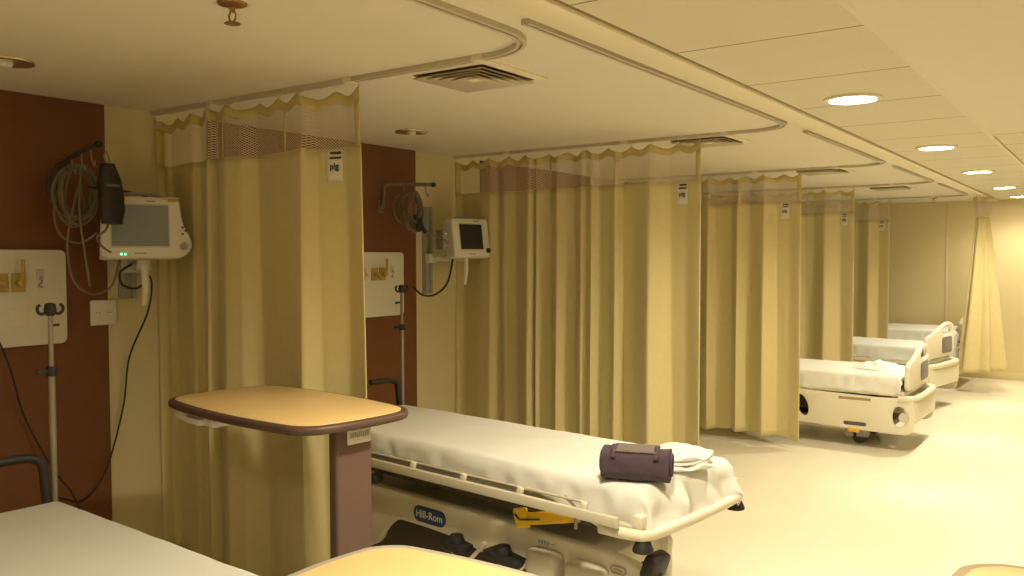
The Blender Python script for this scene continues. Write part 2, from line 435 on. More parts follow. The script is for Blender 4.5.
NET = .25
def curtain(y, kn, label, hem=.12, tag_x=None, seed=0, lean=0., nu=220, top=2.458, topamp=.6):
    fixed = []
    for x, o in kn:                    # a fold that stands forward also moves sideways, as bunched cloth does
        q = x * (1 - o / y)
        fixed.append((max(q, fixed[-1][0] + .018) if fixed else max(q, -4.185), o))
    kn = fixed
    x0, x1 = kn[0][0], kn[-1][0]
    t = thing('privacy_curtain', label, 'curtain', ((x0 + x1) / 2, y, 0), 0, 'privacy curtains between the bays')
    cx = (x0 + x1) / 2
    def off(x, z):
        k = (top - z) / top
        amp = topamp + (1 - topamp) * min(1, k * 1.6)
        o = interp(kn, x)
        o2 = noise.noise(Vector((x * 3 + seed, z * .7, seed))) * .022 * k
        s = .0015 * math.sin(x * 37 + seed + z * 2.5) * k
        return -(o * amp + o2 + s)
    hooks = []
    L = x1 - x0; nh = max(5, int(L / .16))
    def sag(x):
        u = (x - x0) / L * nh
        return abs(math.sin(u * PI)) ** 1.3 * .030
    def P(u, z0, z1, v, dz=True):
        x = x0 + L * u
        zt = z0 + (z1 - z0) * v
        zz = zt - (sag(x) * max(0., 1 - (top - zt) / .25) if dz else 0)
        xx = x + lean * (top - zt) / top * u
        return Vector((xx - cx, off(x, zz), zz))
    zn = top - NET; zh = top - .05
    b = MB(); b.grid(lambda u, v: P(u, zn + .004, hem + .012 * math.sin(u * 9 + seed), v), nu, 40)
    b.build('cloth_panel', M['curtain'], t, ang=80, recalc=False, thick=.004)
    b = MB(); b.grid(lambda u, v: P(u, zh + .003, zn, v), nu, 6, uv=lambda u, v: (u * L, v * NET)); b.build('netting', M['net'], t, ang=80, recalc=False)
    b = MB(); b.grid(lambda u, v: P(u, top, zh, v) + Vector((0, -.004, 0)), nu, 3); b.build('header_tape', M['curtain_hem'], t, ang=80, recalc=False, thick=.003)
    for e in (0., 1.):
        w = .035 / L
        ua = e if e == 0 else 1 - w
        b = MB(); b.grid(lambda u, v: P(ua + u * w, zh, zn, v) + Vector((0, -.005, 0)), 4, 6); b.build('edge_band', M['curtain_hem'], t, ang=80, recalc=False, thick=.003)
    # seam bands through the netting where the widths are joined
    for e in (.42, .70):
        w = .016 / L
        b = MB(); b.grid(lambda u, v: P(e + u * w, zh, zn, v) + Vector((0, -.004, 0)), 2, 6); b.build('seam_band', M['curtain'], t, ang=80, recalc=False, thick=.002)
    for k in range(nh + 1):
        x = x0 + L * min(.995, max(.005, k / nh)); p = P((x - x0) / L, top, zh, 0)
        b = MB(); b.tube([(p.x, p.y, top - .02), (p.x, p.y * .6, top + .005), (p.x, 0, top + .022), (p.x, 0, H - .020)], .0028, 6)
        b.build('hook', M['clip'], t)
    if tag_x is not None:
        u = (tag_x - x0) / L; w = .078 / L
        g = lambda d: (lambda a, v: P(u + (a - .5) * w, zn - .005, zn - .145, v) + Vector((0, -d, 0)))
        b = MB(); b.grid(g(.006), 6, 4)
        lb = b.build('care_tag', M['white_plastic'], t, ang=80, recalc=False, thick=.002); lb['label'] = 'white printed care tag'
        for j, (za, zb, ua, ub) in enumerate(((.008, .020, .25, .95), (.030, .040, .20, .95))):
            b = MB(); b.grid(lambda a, v: P(u + (ua + (ub - ua) * a - .5) * w, zn - .005 - za, zn - .005 - zb, v) + Vector((0, -.0085, 0)), 4, 1)
            b.build('print_line', M['ink'], lb, ang=80, recalc=False)
        p = P(u, zn - .078, zn - .078, 0)
        sl = (P(u + .4 * w, zn - .078, zn - .078, 0) - P(u - .4 * w, zn - .078, zn - .078, 0))
        rz = math.atan2(sl.y, sl.x)
        text_part('lettering', 'plg', .040, M['ink'], lb, Matrix.Translation(p + Vector((0, -.0105, 0))) @ Matrix.Rotation(rz, 4, 'Z') @ XZ.to_4x4(), .0008)
    return t

A = .064
curtain(TR[0], [(-4.19, -.2 * A), (-4.11, -1.1 * A), (-4.05, -.7 * A), (-3.99, -1.2 * A), (-3.86, .3 * A), (-3.81, -.5 * A), (-3.76, 1.0 * A), (-3.71, -.2 * A), (-3.665, .3 * A), (-3.63, 1.3 * A),
               (-3.50, .9 * A), (-3.323, -.5 * A), (-3.20, .4 * A), (-3.076, 1.5 * A), (-2.93, -.1 * A), (-2.735, -.85 * A), (-2.665, .1 * A)],
        'cream privacy curtain nearest the camera, behind the overbed table', .16, -2.845, 1.3, lean=.055)
kn2 = [(-4.175, 0), (-4.09, -.9 * A), (-3.93, .3 * A), (-3.85, .5 * A), (-3.75, -.7 * A), (-3.72, .1 * A), (-3.60, -.5 * A), (-3.515, 1.3 * A), (-3.47, -.6 * A), (-3.44, .8 * A), (-3.36, -.5 * A), (-3.30, -.9 * A), (-3.265, .9 * A), (-3.16, -.4 * A), (-3.10, -.9 * A),
       (-3.065, .9 * A), (-3.03, .3 * A), (-2.985, 1.2 * A), (-2.92, -.3 * A), (-2.845, .2 * A), (-2.80, 1.0 * A), (-2.74, -.6 * A), (-2.66, -.2 * A), (-2.55, 1.4 * A), (-2.375, -.8 * A), (-2.285, -.6 * A), (-2.182, .4 * A)]
curtain(TR[1], kn2, 'cream privacy curtain hanging behind the stretcher with the purple roll', .15, -2.315, 4.1)
kn3 = [(-4.16, 0), (-4.0, .6 * A), (-3.85, -.6 * A), (-3.7, .6 * A), (-3.5, -.7 * A), (-3.36, .4 * A), (-3.25, -.9 * A), (-3.18, 1.2 * A), (-3.09, -.5 * A), (-2.935, -.9 * A), (-2.895, 1.2 * A), (-2.765, -.8 * A), (-2.65, 1.3 * A), (-2.515, -.7 * A), (-2.42, -.4 * A), (-2.31, .5 * A)]
curtain(TR[2], kn3, 'cream privacy curtain with its hem showing, left of the cream bed', .10, -2.455, 7.7)
kn4 = [(-4.16, 0), (-3.95, .8 * A), (-3.75, -.8 * A), (-3.5, .8 * A), (-3.3, -.8 * A), (-3.05, .6 * A), (-2.92, -.8 * A), (-2.83, -.9 * A), (-2.72, .9 * A), (-2.54, -.6 * A), (-2.40, .4 * A)]
curtain(TR[3], kn4, 'cream privacy curtain behind the cream bed, fourth from the camera', .12, -2.51, 2.2)
kn5 = [(-4.16, 0), (-3.95, .8 * A), (-3.8, -.8 * A), (-3.6, .8 * A), (-3.42, -.8 * A), (-3.2, .7 * A), (-3.05, -.9 * A), (-2.92, -.8 * A), (-2.80, 1.0 * A), (-2.66, -.3 * A), (-2.53, .5 * A)]
curtain(TR[4], kn5, 'farthest cream privacy curtain drawn out toward the back wall', .14, -2.63, 9.2)

def gathered_curtain(cx, cy):
    t = thing('privacy_curtain', 'gathered cream privacy curtain hanging in a bunch beside the back wall', 'curtain', (cx, cy, 0))
    def P(u, z):
        k = (2.21 - z) / 2.0; k = max(0, k)
        r = .045 + .115 * min(1, k * 1.05) ** .9
        if z > 2.21: r = .05 + .02 * (z - 2.21) / .22
        a = u * 2 * PI
        pl = 1 + (.22 + .1 * k) * math.sin(6 * a + 2.0 * k) + .16 * math.sin(3 * a + 1)
        sh = .03 * k
        return Vector((r * 1.35 * pl * math.cos(a) - .02 + sh - .02 * k, r * .85 * pl * math.sin(a), z))
    b = MB(); b.grid(lambda u, v: P(u, 2.21 - v * (2.21 - .27 - .02 * math.sin(u * 2 * PI + 1))), 160, 36, closed_u=True); b.build('cloth_panel', M['curtain'], t, ang=80, recalc=False, thick=.004)
    b = MB(); b.grid(lambda u, v: P(u, 2.44 - v * .23), 160, 5, closed_u=True, uv=lambda u, v: (u * .8, v * .23)); b.build('netting', M['net'], t, ang=80, recalc=False)
    b = MB(); b.grid(lambda u, v: P(u, 2.46 - v * .04), 160, 2, closed_u=True); b.build('header_tape', M['curtain_hem'], t, ang=80, recalc=False, thick=.003)
    for k in range(5):
        b = MB(); b.tube([(-.08 + k * .04, 0, 2.44), (-.08 + k * .04, 0, H - .019)], .003, 6); b.build('hook', M['steel'], t)
gathered_curtain(-1.42, 12.27)

# ------------------------------------------------------------------ cloth over a mattress
def sheet(name, label, loc, rz, L, W, top, drop, m, group=None, foot_drop=None, seed=0, wr=.006, cat='sheet', foot_bulge=0., pillow=0.):
    t = MB()
    d = drop; dm = max(drop, foot_drop or drop)
    nx, ny = 150, 80
    rad = .035
    def fold(a, half):
        """arc position a past a rounded edge at half -> (horizontal, down)"""
        e = abs(a) - (half - rad)
        if e <= 0: return a, 0.
        s = 1 if a > 0 else -1
        q = rad * PI / 2
        if e < q: th = e / rad; return s * (half - rad + rad * math.sin(th)), rad * (1 - math.cos(th))
        return s * half, rad + (e - q)
    def P(u, v):
        fd = foot_drop if foot_drop else d
        a0, a1 = -(L / 2 + d), L / 2 + fd
        x = a0 + (a1 - a0) * u
        # side drop eases to the foot drop
        k = max(0, min(1, (x - L * .18) / (L * .3))); k = k * k * (3 - 2 * k)
        dd = d + (max(fd, d) - d) * k
        dd *= 1 + .22 * noise.noise(Vector((x * 5 + seed, (1 if v > .5 else -1) * 2, seed))) + .10 * noise.noise(Vector((x * 14, seed, v > .5)))
        y = (v - .5) * (W + 2 * dd)
        hx, zx = fold(x, L / 2); hy, zy = fold(y, W / 2)
        z = top - max(zx, zy) - .25 * min(zx, zy)
        n1 = noise.noise(Vector((x * 4 + seed, y * 5, seed)))
        n2 = noise.noise(Vector((x * 11 + seed, y * 7 + 3, seed * 2)))
        n3 = noise.noise(Vector((x * 3 + y * 9 + seed, x * 14 - y * 3, 5)))
        side = min(1, max(zx, zy) / .05)
        z += (n1 * .6 + n2 * .3) * wr * (1 - side)
        if side > 0:
            w = wr * 2.0 * (n3 + n2 * .6) * side
            if zy > zx: hy += (1 if y > 0 else -1) * (w + .006 * side)
            else: hx += (1 if x > 0 else -1) * (w + .006 * side)
        # crumple toward the foot
        if foot_bulge:
            f = max(0, (x - L * .25) / (L * .25)); f = min(1, f)
            z += foot_bulge * f * (.5 * noise.noise(Vector((x * 9, y * 9, seed + 9))) + abs(noise.noise(Vector((x * 5 - y * 8, y * 3, seed + 2)))) * .9)
        if zx > 0 and x > 0: hx += .05 * min(1, zx / .15) * (.4 + .6 * abs(math.sin(y * 13 + seed)))
        if pillow:
            q = max(0, 1 - ((x + L / 2 - .25) / .24) ** 2) * max(0, 1 - (y / (W * .42)) ** 4); z += pillow * q ** .5 if q > 0 else 0
        return Vector((hx, hy, z))
    t.grid(P, nx, ny)
    o = t.build(name, m, ang=80, recalc=False, thick=.004)
    o.location = loc; o.rotation_euler = (0, 0, rz)
    tag(o, label, cat, group or 'sheets on the beds and stretchers'); return o

# ------------------------------------------------------------------ stretchers
def stretcher(label, loc, rz):
    t = thing('stretcher', label, 'stretcher', loc, rz, 'transport stretchers')
    L = 2.08; W = .66
    b = MB(); b.box((0, 0, .778), (L - .06, W - .05, .095), .03, 3); b.build('mattress', M['mattress'], t)
    # litter deck with its tubular outline
    b = MB(); b.box((0, 0, .712), (L - .04, .58, .03), .006); b.tube([(sx * (L / 2 + .02), sy * .345, .70) for sx, sy in ((-1, -1), (1, -1), (1, 1), (-1, 1))], .016, 10, closed=True); b.build('litter_frame', M['beige_plastic'], t)
    # folded side rails
    for s in (-1, 1):
        y = s * .425
        b = MB(); b.box((.06, y, .733), (1.92, .024, .042), .007); sr = b.build('side_rail', M['beige_plastic'], t)
        b = MB(); b.tube([(-.88, y - s * .03, .772), (.86, y - s * .03, .772)], .006, 8); b.build('rail_tube', M['beige_plastic'], sr)
        for k in range(6):
            x = -.80 + k * .33
            b = MB(); b.box((x, y - s * .012, .760), (.030, .018, .04), .005, rot=Matrix.Rotation(R(14), 3, 'Y')); b.build('rail_post', M['cream_plastic'], sr)
    # lower base shroud with wavy lower edge
    prof = smooth_poly([(-.92, .535), (-.45, .552), (.1, .55), (.6, .54), (.97, .52), (1.01, .42), (.99, .24), (.88, .20), (.70, .28), (.58, .385), (.42, .36), (.25, .35), (.08, .385), (-.1, .405), (-.36, .41), (-.46, .40), (-.54, .34), (-.60, .26), (-.72, .21), (-.88, .22), (-.96, .36)], 6)
    b = MB(); b.plate([(x * .90 - .03, z) for x, z in prof], [], .05, at(XZ, 0, .20, 0), .012); b.build('base_shroud', M['cream_plastic'], t, ang=50)
    b = MB(); b.plate(prof, [], .05, at(XZ, 0, -.20, 0), .012); bc = b.build('base_shroud', M['cream_plastic'], t, ang=50)
    b = MB(); b.box((0, 0, .475), (1.7, .38, .10), .02); b.build('shroud_cover', M['beige_plastic'], t)
    lz = .474; fy = -.2505
    b = MB(); b.plate(rrect(.225, .078, .038, 8, -.205, lz), [], .006, at(XZ, 0, fy + .002, 0), .001); lb = b.build('name_badge', M['blue'], bc); lb['label'] = 'blue oval maker badge with white lettering'
    text_part('lettering', 'Hill-Rom', .052, M['lettering'], lb, at(XZ, -.205, fy - .0045, lz), .0008)
    # second smaller badge near the foot
    b = MB(); b.plate(rrect(.078, .036, .017, 6, .90, .478), [rrect(.062, .022, .010, 6, .90, .478)], .004, at(XZ, 0, fy + .001, 0)); lb2 = b.build('small_badge', M['grey_plastic'], bc)
    text_part('lettering', 'Hill-Rom', .013, M['grey_plastic'], lb2, at(XZ, .90, fy - .001, .478), .0006)
    b = MB(); b.plate(rrect(.11, .032, .004, 2, .53, .505), [], .003, at(XZ, 0, fy + .001, 0)); st = b.build('sticker', M['white_plastic'], bc)
    b = MB()
    for k in range(4): b.span((.485 + k * .016, fy - .0032, .497), (.496 + k * .016, fy - .0018, .515))
    b.span((.555, fy - .0032, .505), (.578, fy - .0018, .509)); b.build('print_mark', M['grey_plastic'], st)
    # light moulded blocks below the shroud toward the foot
    for x, w, h in ((.54, .17, .17), (.76, .19, .16)):
        b = MB(); b.box((x, -.27, .40), (w, .10, h), .03, 3); b.build('pedestal_cover', M['beige_plastic'], t)
    # side pedals
    for x in (.07, .36):
        pw = .11 if x < .2 else .19; pz = .41 if x < .2 else .425
        b = MB(); b.box((x, -.33, pz), (pw, .10, .034), .012, 2, Matrix.Rotation(R(8), 3, 'Y')); b.lathe([(0, 0), (.036, .002), (.038, .02), (.030, .045), (0, .05)], (x - .01, -.33, pz + .005), 14); b.build('foot_pedal', M['black'], t)
        b = MB(); b.tube([(x - .09, -.27, pz + .02), (x - .01, -.345, pz - .075), (x + .05, -.345, pz - .075), (x + .12, -.27, pz + .03)], .010, 8, smooth=5); b.build('pedal_bracket', M['beige_plastic'], t)
    # undercarriage; the larger dark box also stands in for shade under the shroud
    b = MB(); b.box((0, 0, .20), (1.50, .30, .07), .015); b.box((-.02, 0, .30), (1.66, .44, .24), .04, 3); b.build('base_frame', M['dark'], t)
    for x in (-.45, .45):
        b = MB(); b.lathe([(.06, .40), (.06, .66), (0, .66)], (x, 0, 0), 16); b.build('lift_column', M['grey_plastic'], t)
    b = MB(); b.box((0, 0, .645), (1.55, .44, .075), .01); b.build('understructure', M['dark'], t)
    for sx in (-1, 1):
        for sy in (-1, 1):
            x, y = sx * .80, sy * .27
            b = MB(); b.lathe([(0, -.016), (.085, -.016), (.10, -.008), (.10, .008), (.085, .016), (0, .016)], (x, y, .10), 20, 'Y'); cst = b.build('caster', M['black'], t)
            b = MB(); b.box((x, y - .025, .15), (.05, .008, .12), .003); b.box((x, y + .025, .15), (.05, .008, .12), .003); b.box((x, y, .21), (.06, .06, .03), .005); b.build('caster_fork', M['beige_plastic'], cst)
        b = MB(); b.tube([(sx * .86, -.28, .33), (sx * 1.02, -.28, .37), (sx * 1.09, -.28, .44), (sx * 1.085, -.28, .56)], .028, 10, smooth=4); b.box((sx * 1.09, -.28, .55), (.06, .12, .10), .018, rot=Matrix.Rotation(R(20 * sx), 3, 'Y')); b.box((sx * 1.10, -.27, .40), (.16, .12, .045), .014, rot=Matrix.Rotation(R(-15 * sx), 3, 'Y')); b.build('brake_pedal', M['black'], t)
    # foot and head end push bars with roller bumpers
    for sx in (-1, 1):
        b = MB(); b.tube([(sx * .92, -.40, .690), (sx * 1.06, -.39, .690), (sx * 1.115, -.33, .690), (sx * 1.13, 0, .690), (sx * 1.115, .33, .690), (sx * 1.06, .39, .690), (sx * .92, .40, .690)], .022, 10, smooth=5); eb = b.build('end_bar', M['cream_plastic'], t)
        b = MB(); b.box((sx * 1.075, 0, .687), (.06, .60, .03), .006); b.build('bar_plate', M['beige_plastic'], eb)
        for sy in (-1, 1):
            b = MB(); b.lathe([(0, -.045), (.040, -.045), (.040, -.035), (.026, -.005), (.022, .0), (0, .0)], (sx * 1.09, sy * .365, .672), 16); b.build('roller_bumper', M['black'], eb)
        if sx > 0:
            for sy in (-1, 1):
                b = MB(); b.box((1.075, sy * .36, .735), (.045, .045, .05), .006); b.build('socket_block', M['cream_plastic'], eb)
    b = MB(); b.lathe([(0, -.03), (.022, -.03), (.027, -.01), (.027, .01), (.02, .03), (0, .03)], (-.42, -.405, .655), 16, 'Y'); b.build('lock_knob', M['black'], t)
    # yellow release lever near the foot
    b = MB(); b.box((.64, -.385, .668), (.34, .012, .052), .006, 2, Matrix.Rotation(R(-14), 3, 'Y')); b.box((.505, -.385, .640), (.08, .014, .085), .008, 2, Matrix.Rotation(R(-14), 3, 'Y'))
    yl = b.build('release_lever', M['yellow'], t); yl['label'] = 'yellow release lever with a black tick'
    b = MB(); b.tube([(.475, -.394, .652), (.50, -.394, .634), (.61, -.394, .656)], .004, 6); b.build('tick_mark', M['ink'], yl)
    b = MB(); b.tube([(.80, -.40, .66), (.80, -.40, .74), (.74, -.39, .775)], .007, 8, smooth=4); b.build('latch_rod', M['steel'], t)
    # push handles at the head
    for s in (-1, 1):
        b = MB(); b.tube([(-1.07, s * .33, .70), (-1.10, s * .33, .85), (-1.11, s * .325, .955), (-1.115, s * .30, .985), (-1.12, s * .25, .995), (-1.12, s * .13, .995)], .017, 12, smooth=5); b.build('push_handle', M['black'], t)
    # IV pole on the far head corner
    px, py = -1.11, .365
    b = MB(); b.tube([(px, py, .62), (px, py, 1.31)], .0125, 12); iv = b.build('iv_pole', M['steel'], t)
    b = MB(); b.tube([(px, py, 1.30), (px, py, 1.53)], .009, 12); b.build('upper_pole', M['steel'], iv)
    b = MB(); b.lathe([(0, 0), (.02, 0), (.022, .02), (.018, .035), (0, .035)], (px, py, 1.29), 14); b.box((px, py - .03, 1.308), (.018, .05, .018), .004); b.build('clamp_knob', M['black'], iv)
    b = MB(); b.lathe([(0, -.02), (.014, -.02), (.022, 0), (.018, .025), (0, .03)], (px, py, 1.535), 12)
    for s in (-1, 1): b.tube([(px, py, 1.535), (px, py + s * .028, 1.522), (px, py + s * .043, 1.530), (px, py + s * .046, 1.548), (px, py + s * .036, 1.556)], .006, 8, smooth=4)
    b.build('hook_head', M['black'], iv)
    return t
S2 = ((-2.48, 3.36), R(-6.5))
S1 = ((-2.165, 1.203), R(-2.6))
st = stretcher('hospital stretcher with blue maker badge beside the second curtain', (*S2[0], 0), S2[1])
dup(st, (*S1[0], 0), S1[1], 'hospital stretcher in the bottom left foreground, only sheet top and handle showing')
sheet('bed_sheet', 'rumpled white sheet on the stretcher carrying the purple roll', (*S2[0], 0), S2[1], 2.14, .685, .85, .075, M['white_cloth'], foot_drop=.16, seed=3.3, wr=.0065, foot_bulge=.010)
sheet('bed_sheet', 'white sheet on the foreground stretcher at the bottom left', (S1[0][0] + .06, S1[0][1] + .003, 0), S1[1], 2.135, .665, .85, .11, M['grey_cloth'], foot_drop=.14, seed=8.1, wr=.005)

# purple roll and folded linen on the stretcher foot
def roll_pouch(loc, rz):
    t = thing('rolled_pouch', 'dark purple rolled cloth pouch with flap on the white sheet', 'pouch', loc, rz)
    L = .262
    def P(u, v):
        a = 2 * PI * u; x = (v - .5) * L
        e = 1 + .05 * abs(2 * v - 1) ** 3
        rx, rz_ = .062 * e, .060 * e
        c, s = math.cos(a), math.sin(a)
        k = (abs(c) ** 2.8 + abs(s) ** 2.8) ** (-1 / 2.8)
        n = noise.noise(Vector((x * 22, c * 1.5, s * 1.5))) * .004
        return Vector((x, (rx * k + n) * c, .063 + (rz_ * k + n) * s))
    b = MB(); b.grid(P, 48, 20, closed_u=True)
    for j in (0, 20):
        ring = [b.bm.verts[i * 21 + j] for i in range(48)] if not b.bm.verts.ensure_lookup_table() else []
        b.bm.faces.new(ring)
    b.build('roll', M['purple'], t, ang=50)
    for s in (-1, 1):
        b = MB(); b.tube([(s * (L / 2 + .004), .050 * math.cos(a) * (1 - a / 20), .063 + .048 * math.sin(a) * (1 - a / 20)) for a in [k * .35 for k in range(42)]], .0055, 6); b.build('rolled_edge', M['purple'], t)
    b = MB(); b.grid(lambda u, v: Vector((-.085 + .17 * u, -.050 + .095 * v, .127 + .005 * math.sin(PI * v) - .010 * (1 - v) ** 3)), 8, 12); b.build('flap', M['strap'], t, thick=.006, ang=80, recalc=False)
    for x in (-.083, .083):
        b = MB(); b.grid(lambda u, v: Vector((x - .010 + .020 * u + (.018 if x < 0 else -.018) * 0, -.071 * math.cos(1.57 - 1.2 * (1 - v)) , .064 + .071 * math.sin(.45 + v * 1.1))), 2, 10); b.build('strap', M['purple'], t, thick=.003, ang=80, recalc=False)
def on2(x, y, z): 
    c, s = math.cos(S2[1]), math.sin(S2[1]); return (S2[0][0] + c * x - s * y, S2[0][1] + s * x + c * y, z)
roll_pouch(on2(.985, -.25, .858), R(18))

def folded_cloth(name, label, loc, rz, w, d, n, m, seed, crumple=.01, cat='linen'):
    t = MB()
    for k in range(n):
        z = k * .018
        def P(u, v, k=k):
            a = 2 * PI * u
            c, s = math.cos(a), math.sin(a)
            q = (abs(c) ** 5 + abs(s) ** 5) ** (-1 / 5)
            r = [0, .75, .97, 1.0, .97, .75, 0][int(round(v * 6))]
            h = [.0, .0, .003, .010, .017, .020, .021][int(round(v * 6))]
            sc_ = 1 - .05 * k + .05 * noise.noise(Vector((seed, k * 3., 1)))
            x = w / 2 * q * c * r * sc_; y = d / 2 * q * s * r * sc_
            n_ = noise.noise(Vector((x * 14 + seed, y * 14, k * 2.))) * crumple
            return Vector((x + noise.noise(Vector((seed + k, 2, 2))) * .02, y + noise.noise(Vector((seed, k, 7))) * .02, z + h + (n_ if h > .005 else 0) * (1 + k * .3)))
        t.grid(P, 60, 6, closed_u=True)
    o = t.build(name, m, ang=60); o.location = loc; o.rotation_euler = (0, 0, rz)
    return tag(o, label, cat)
folded_cloth('folded_linen', 'white folded linen lying behind the purple roll', on2(.965, .075, .862), R(-30), .30, .26, 3, M['white_cloth'], 4.2, .014)

# ------------------------------------------------------------------ overbed tables
def table_outline(L, W, bow_l, bow_w, r, n=10):
    """rounded rectangle with sides bowed outwards"""
    base = rrect(L, W, r, 7); out = []
    # densify the straight sides
    dense = []
    for i, p in enumerate(base):
        q = base[(i + 1) % len(base)]
        d = math.hypot(q[0] - p[0], q[1] - p[1]); k = max(1, int(d / .05))
        for j in range(k): dense.append((p[0] + (q[0] - p[0]) * j / k, p[1] + (q[1] - p[1]) * j / k))
    for x, y in dense:
        fx, fy = x / (L / 2), y / (W / 2)
        out.append((x + math.copysign(bow_w, x) * max(0, 1 - fy * fy) * abs(fx) ** 3, y + math.copysign(bow_l, y) * max(0, 1 - fx * fx) * abs(fy) ** 3))
    return out
def overbed_table(label, loc, rz, L, W, z, edge, col_x, col_y, group=None, badge=False, tray=False, col=None, rim=.045, col_wd=(.05, .16)):
    t = thing('overbed_table', label, 'table', loc, rz, 'overbed tables')
    I = Matrix.Identity(3)
    b = MB(); b.plate(table_outline(L, W, .045, .03, .085), [], .030, at(I, 0, 0, z - .032), .011); b.build('edge_moulding', edge, t, ang=50)
    b = MB(); b.plate(table_outline(L - rim, W - rim, .044, .029, .070), [], .006, at(I, 0, 0, z - .006), .0015); b.build('tabletop', M['wood'], t, ang=50)
    cm = col or M['mauve']
    b = MB(); b.plate(rrect(*col_wd, .012, 5), [], z - .036 - .12, at(I, col_x, col_y, .11), .0); b.build('column', cm, t, ang=50)
    b = MB(); b.box((col_x - .12, col_y, z - .042), (.30, .07, .018), .004); b.build('top_bracket', M['dark'], t)
    sx = -1
    b = MB()
    b.box((col_x, col_y, .085), (.17, .10, .055), .012)
    for s in (-1, 1): b.box((col_x + sx * .32, col_y + s * .20, .075), (.78, .045, .03), .010)
    b.box((col_x, col_y, .075), (.06, .44, .034), .010); b.build('base', M['beige_plastic'], t)
    for s in (-1, 1):
        for x in (col_x + .03, col_x + sx * .68):
            b = MB(); b.lathe([(0, -.012), (.024, -.012), (.029, -.006), (.029, .006), (.024, .012), (0, .012)], (x, col_y + s * .20, .0295), 14, 'Y'); b.build('caster', M['black'], t)
    if badge:
        xb, yb, zb = badge
        b = MB(); b.plate(rrect(.105, .055, .006, 3), [], .004, at(YZ, xb, yb, zb), .001); bd = b.build('label_plate', M['white_plastic'], t); bd['label'] = 'white plate with grey print'
        b = MB()
        for k in range(9): b.box((xb + .0048, yb - .038 + k * .0095, zb + .004 + .001 * (k % 3)), (.0012, .0065, .018), 0)
        b.build('print_mark', M['grey_plastic'], bd)
    if tray:
        b = MB(); b.box((-.24, -.10, z - .055), (.30, .30, .042), .014, 3); dr = b.build('drawer', M['white_plastic'], t); dr['label'] = 'white plastic drawer under the top'
        b = MB(); b.box((-.22, -.255, z - .060), (.12, .03, .026), .008); b.build('drawer_pull', M['white_plastic'], dr)
    return t
overbed_table('overbed table with brown edge and mauve column before the first curtain', (-2.645, 2.20, 0), R(-6.4), .97, .50, 1.165, M['brown_edge'], .40, .01, badge=(.425, .028, 1.165 - .074), tray=True)
overbed_table('overbed table with grey edge over the foreground stretcher, bottom centre', (-1.265, 1.53, 0), R(-1.5), .88, .48, .92, M['grey_edge'], .40, .0, rim=.062, col=M['beige_plastic'])
overbed_table('overbed table with tan edge cut off at the bottom right corner', (.12, 2.42, 0), R(0), .88, .42, .90, M['tan_edge'], .30, .0, rim=.062, col=M['beige_plastic'])

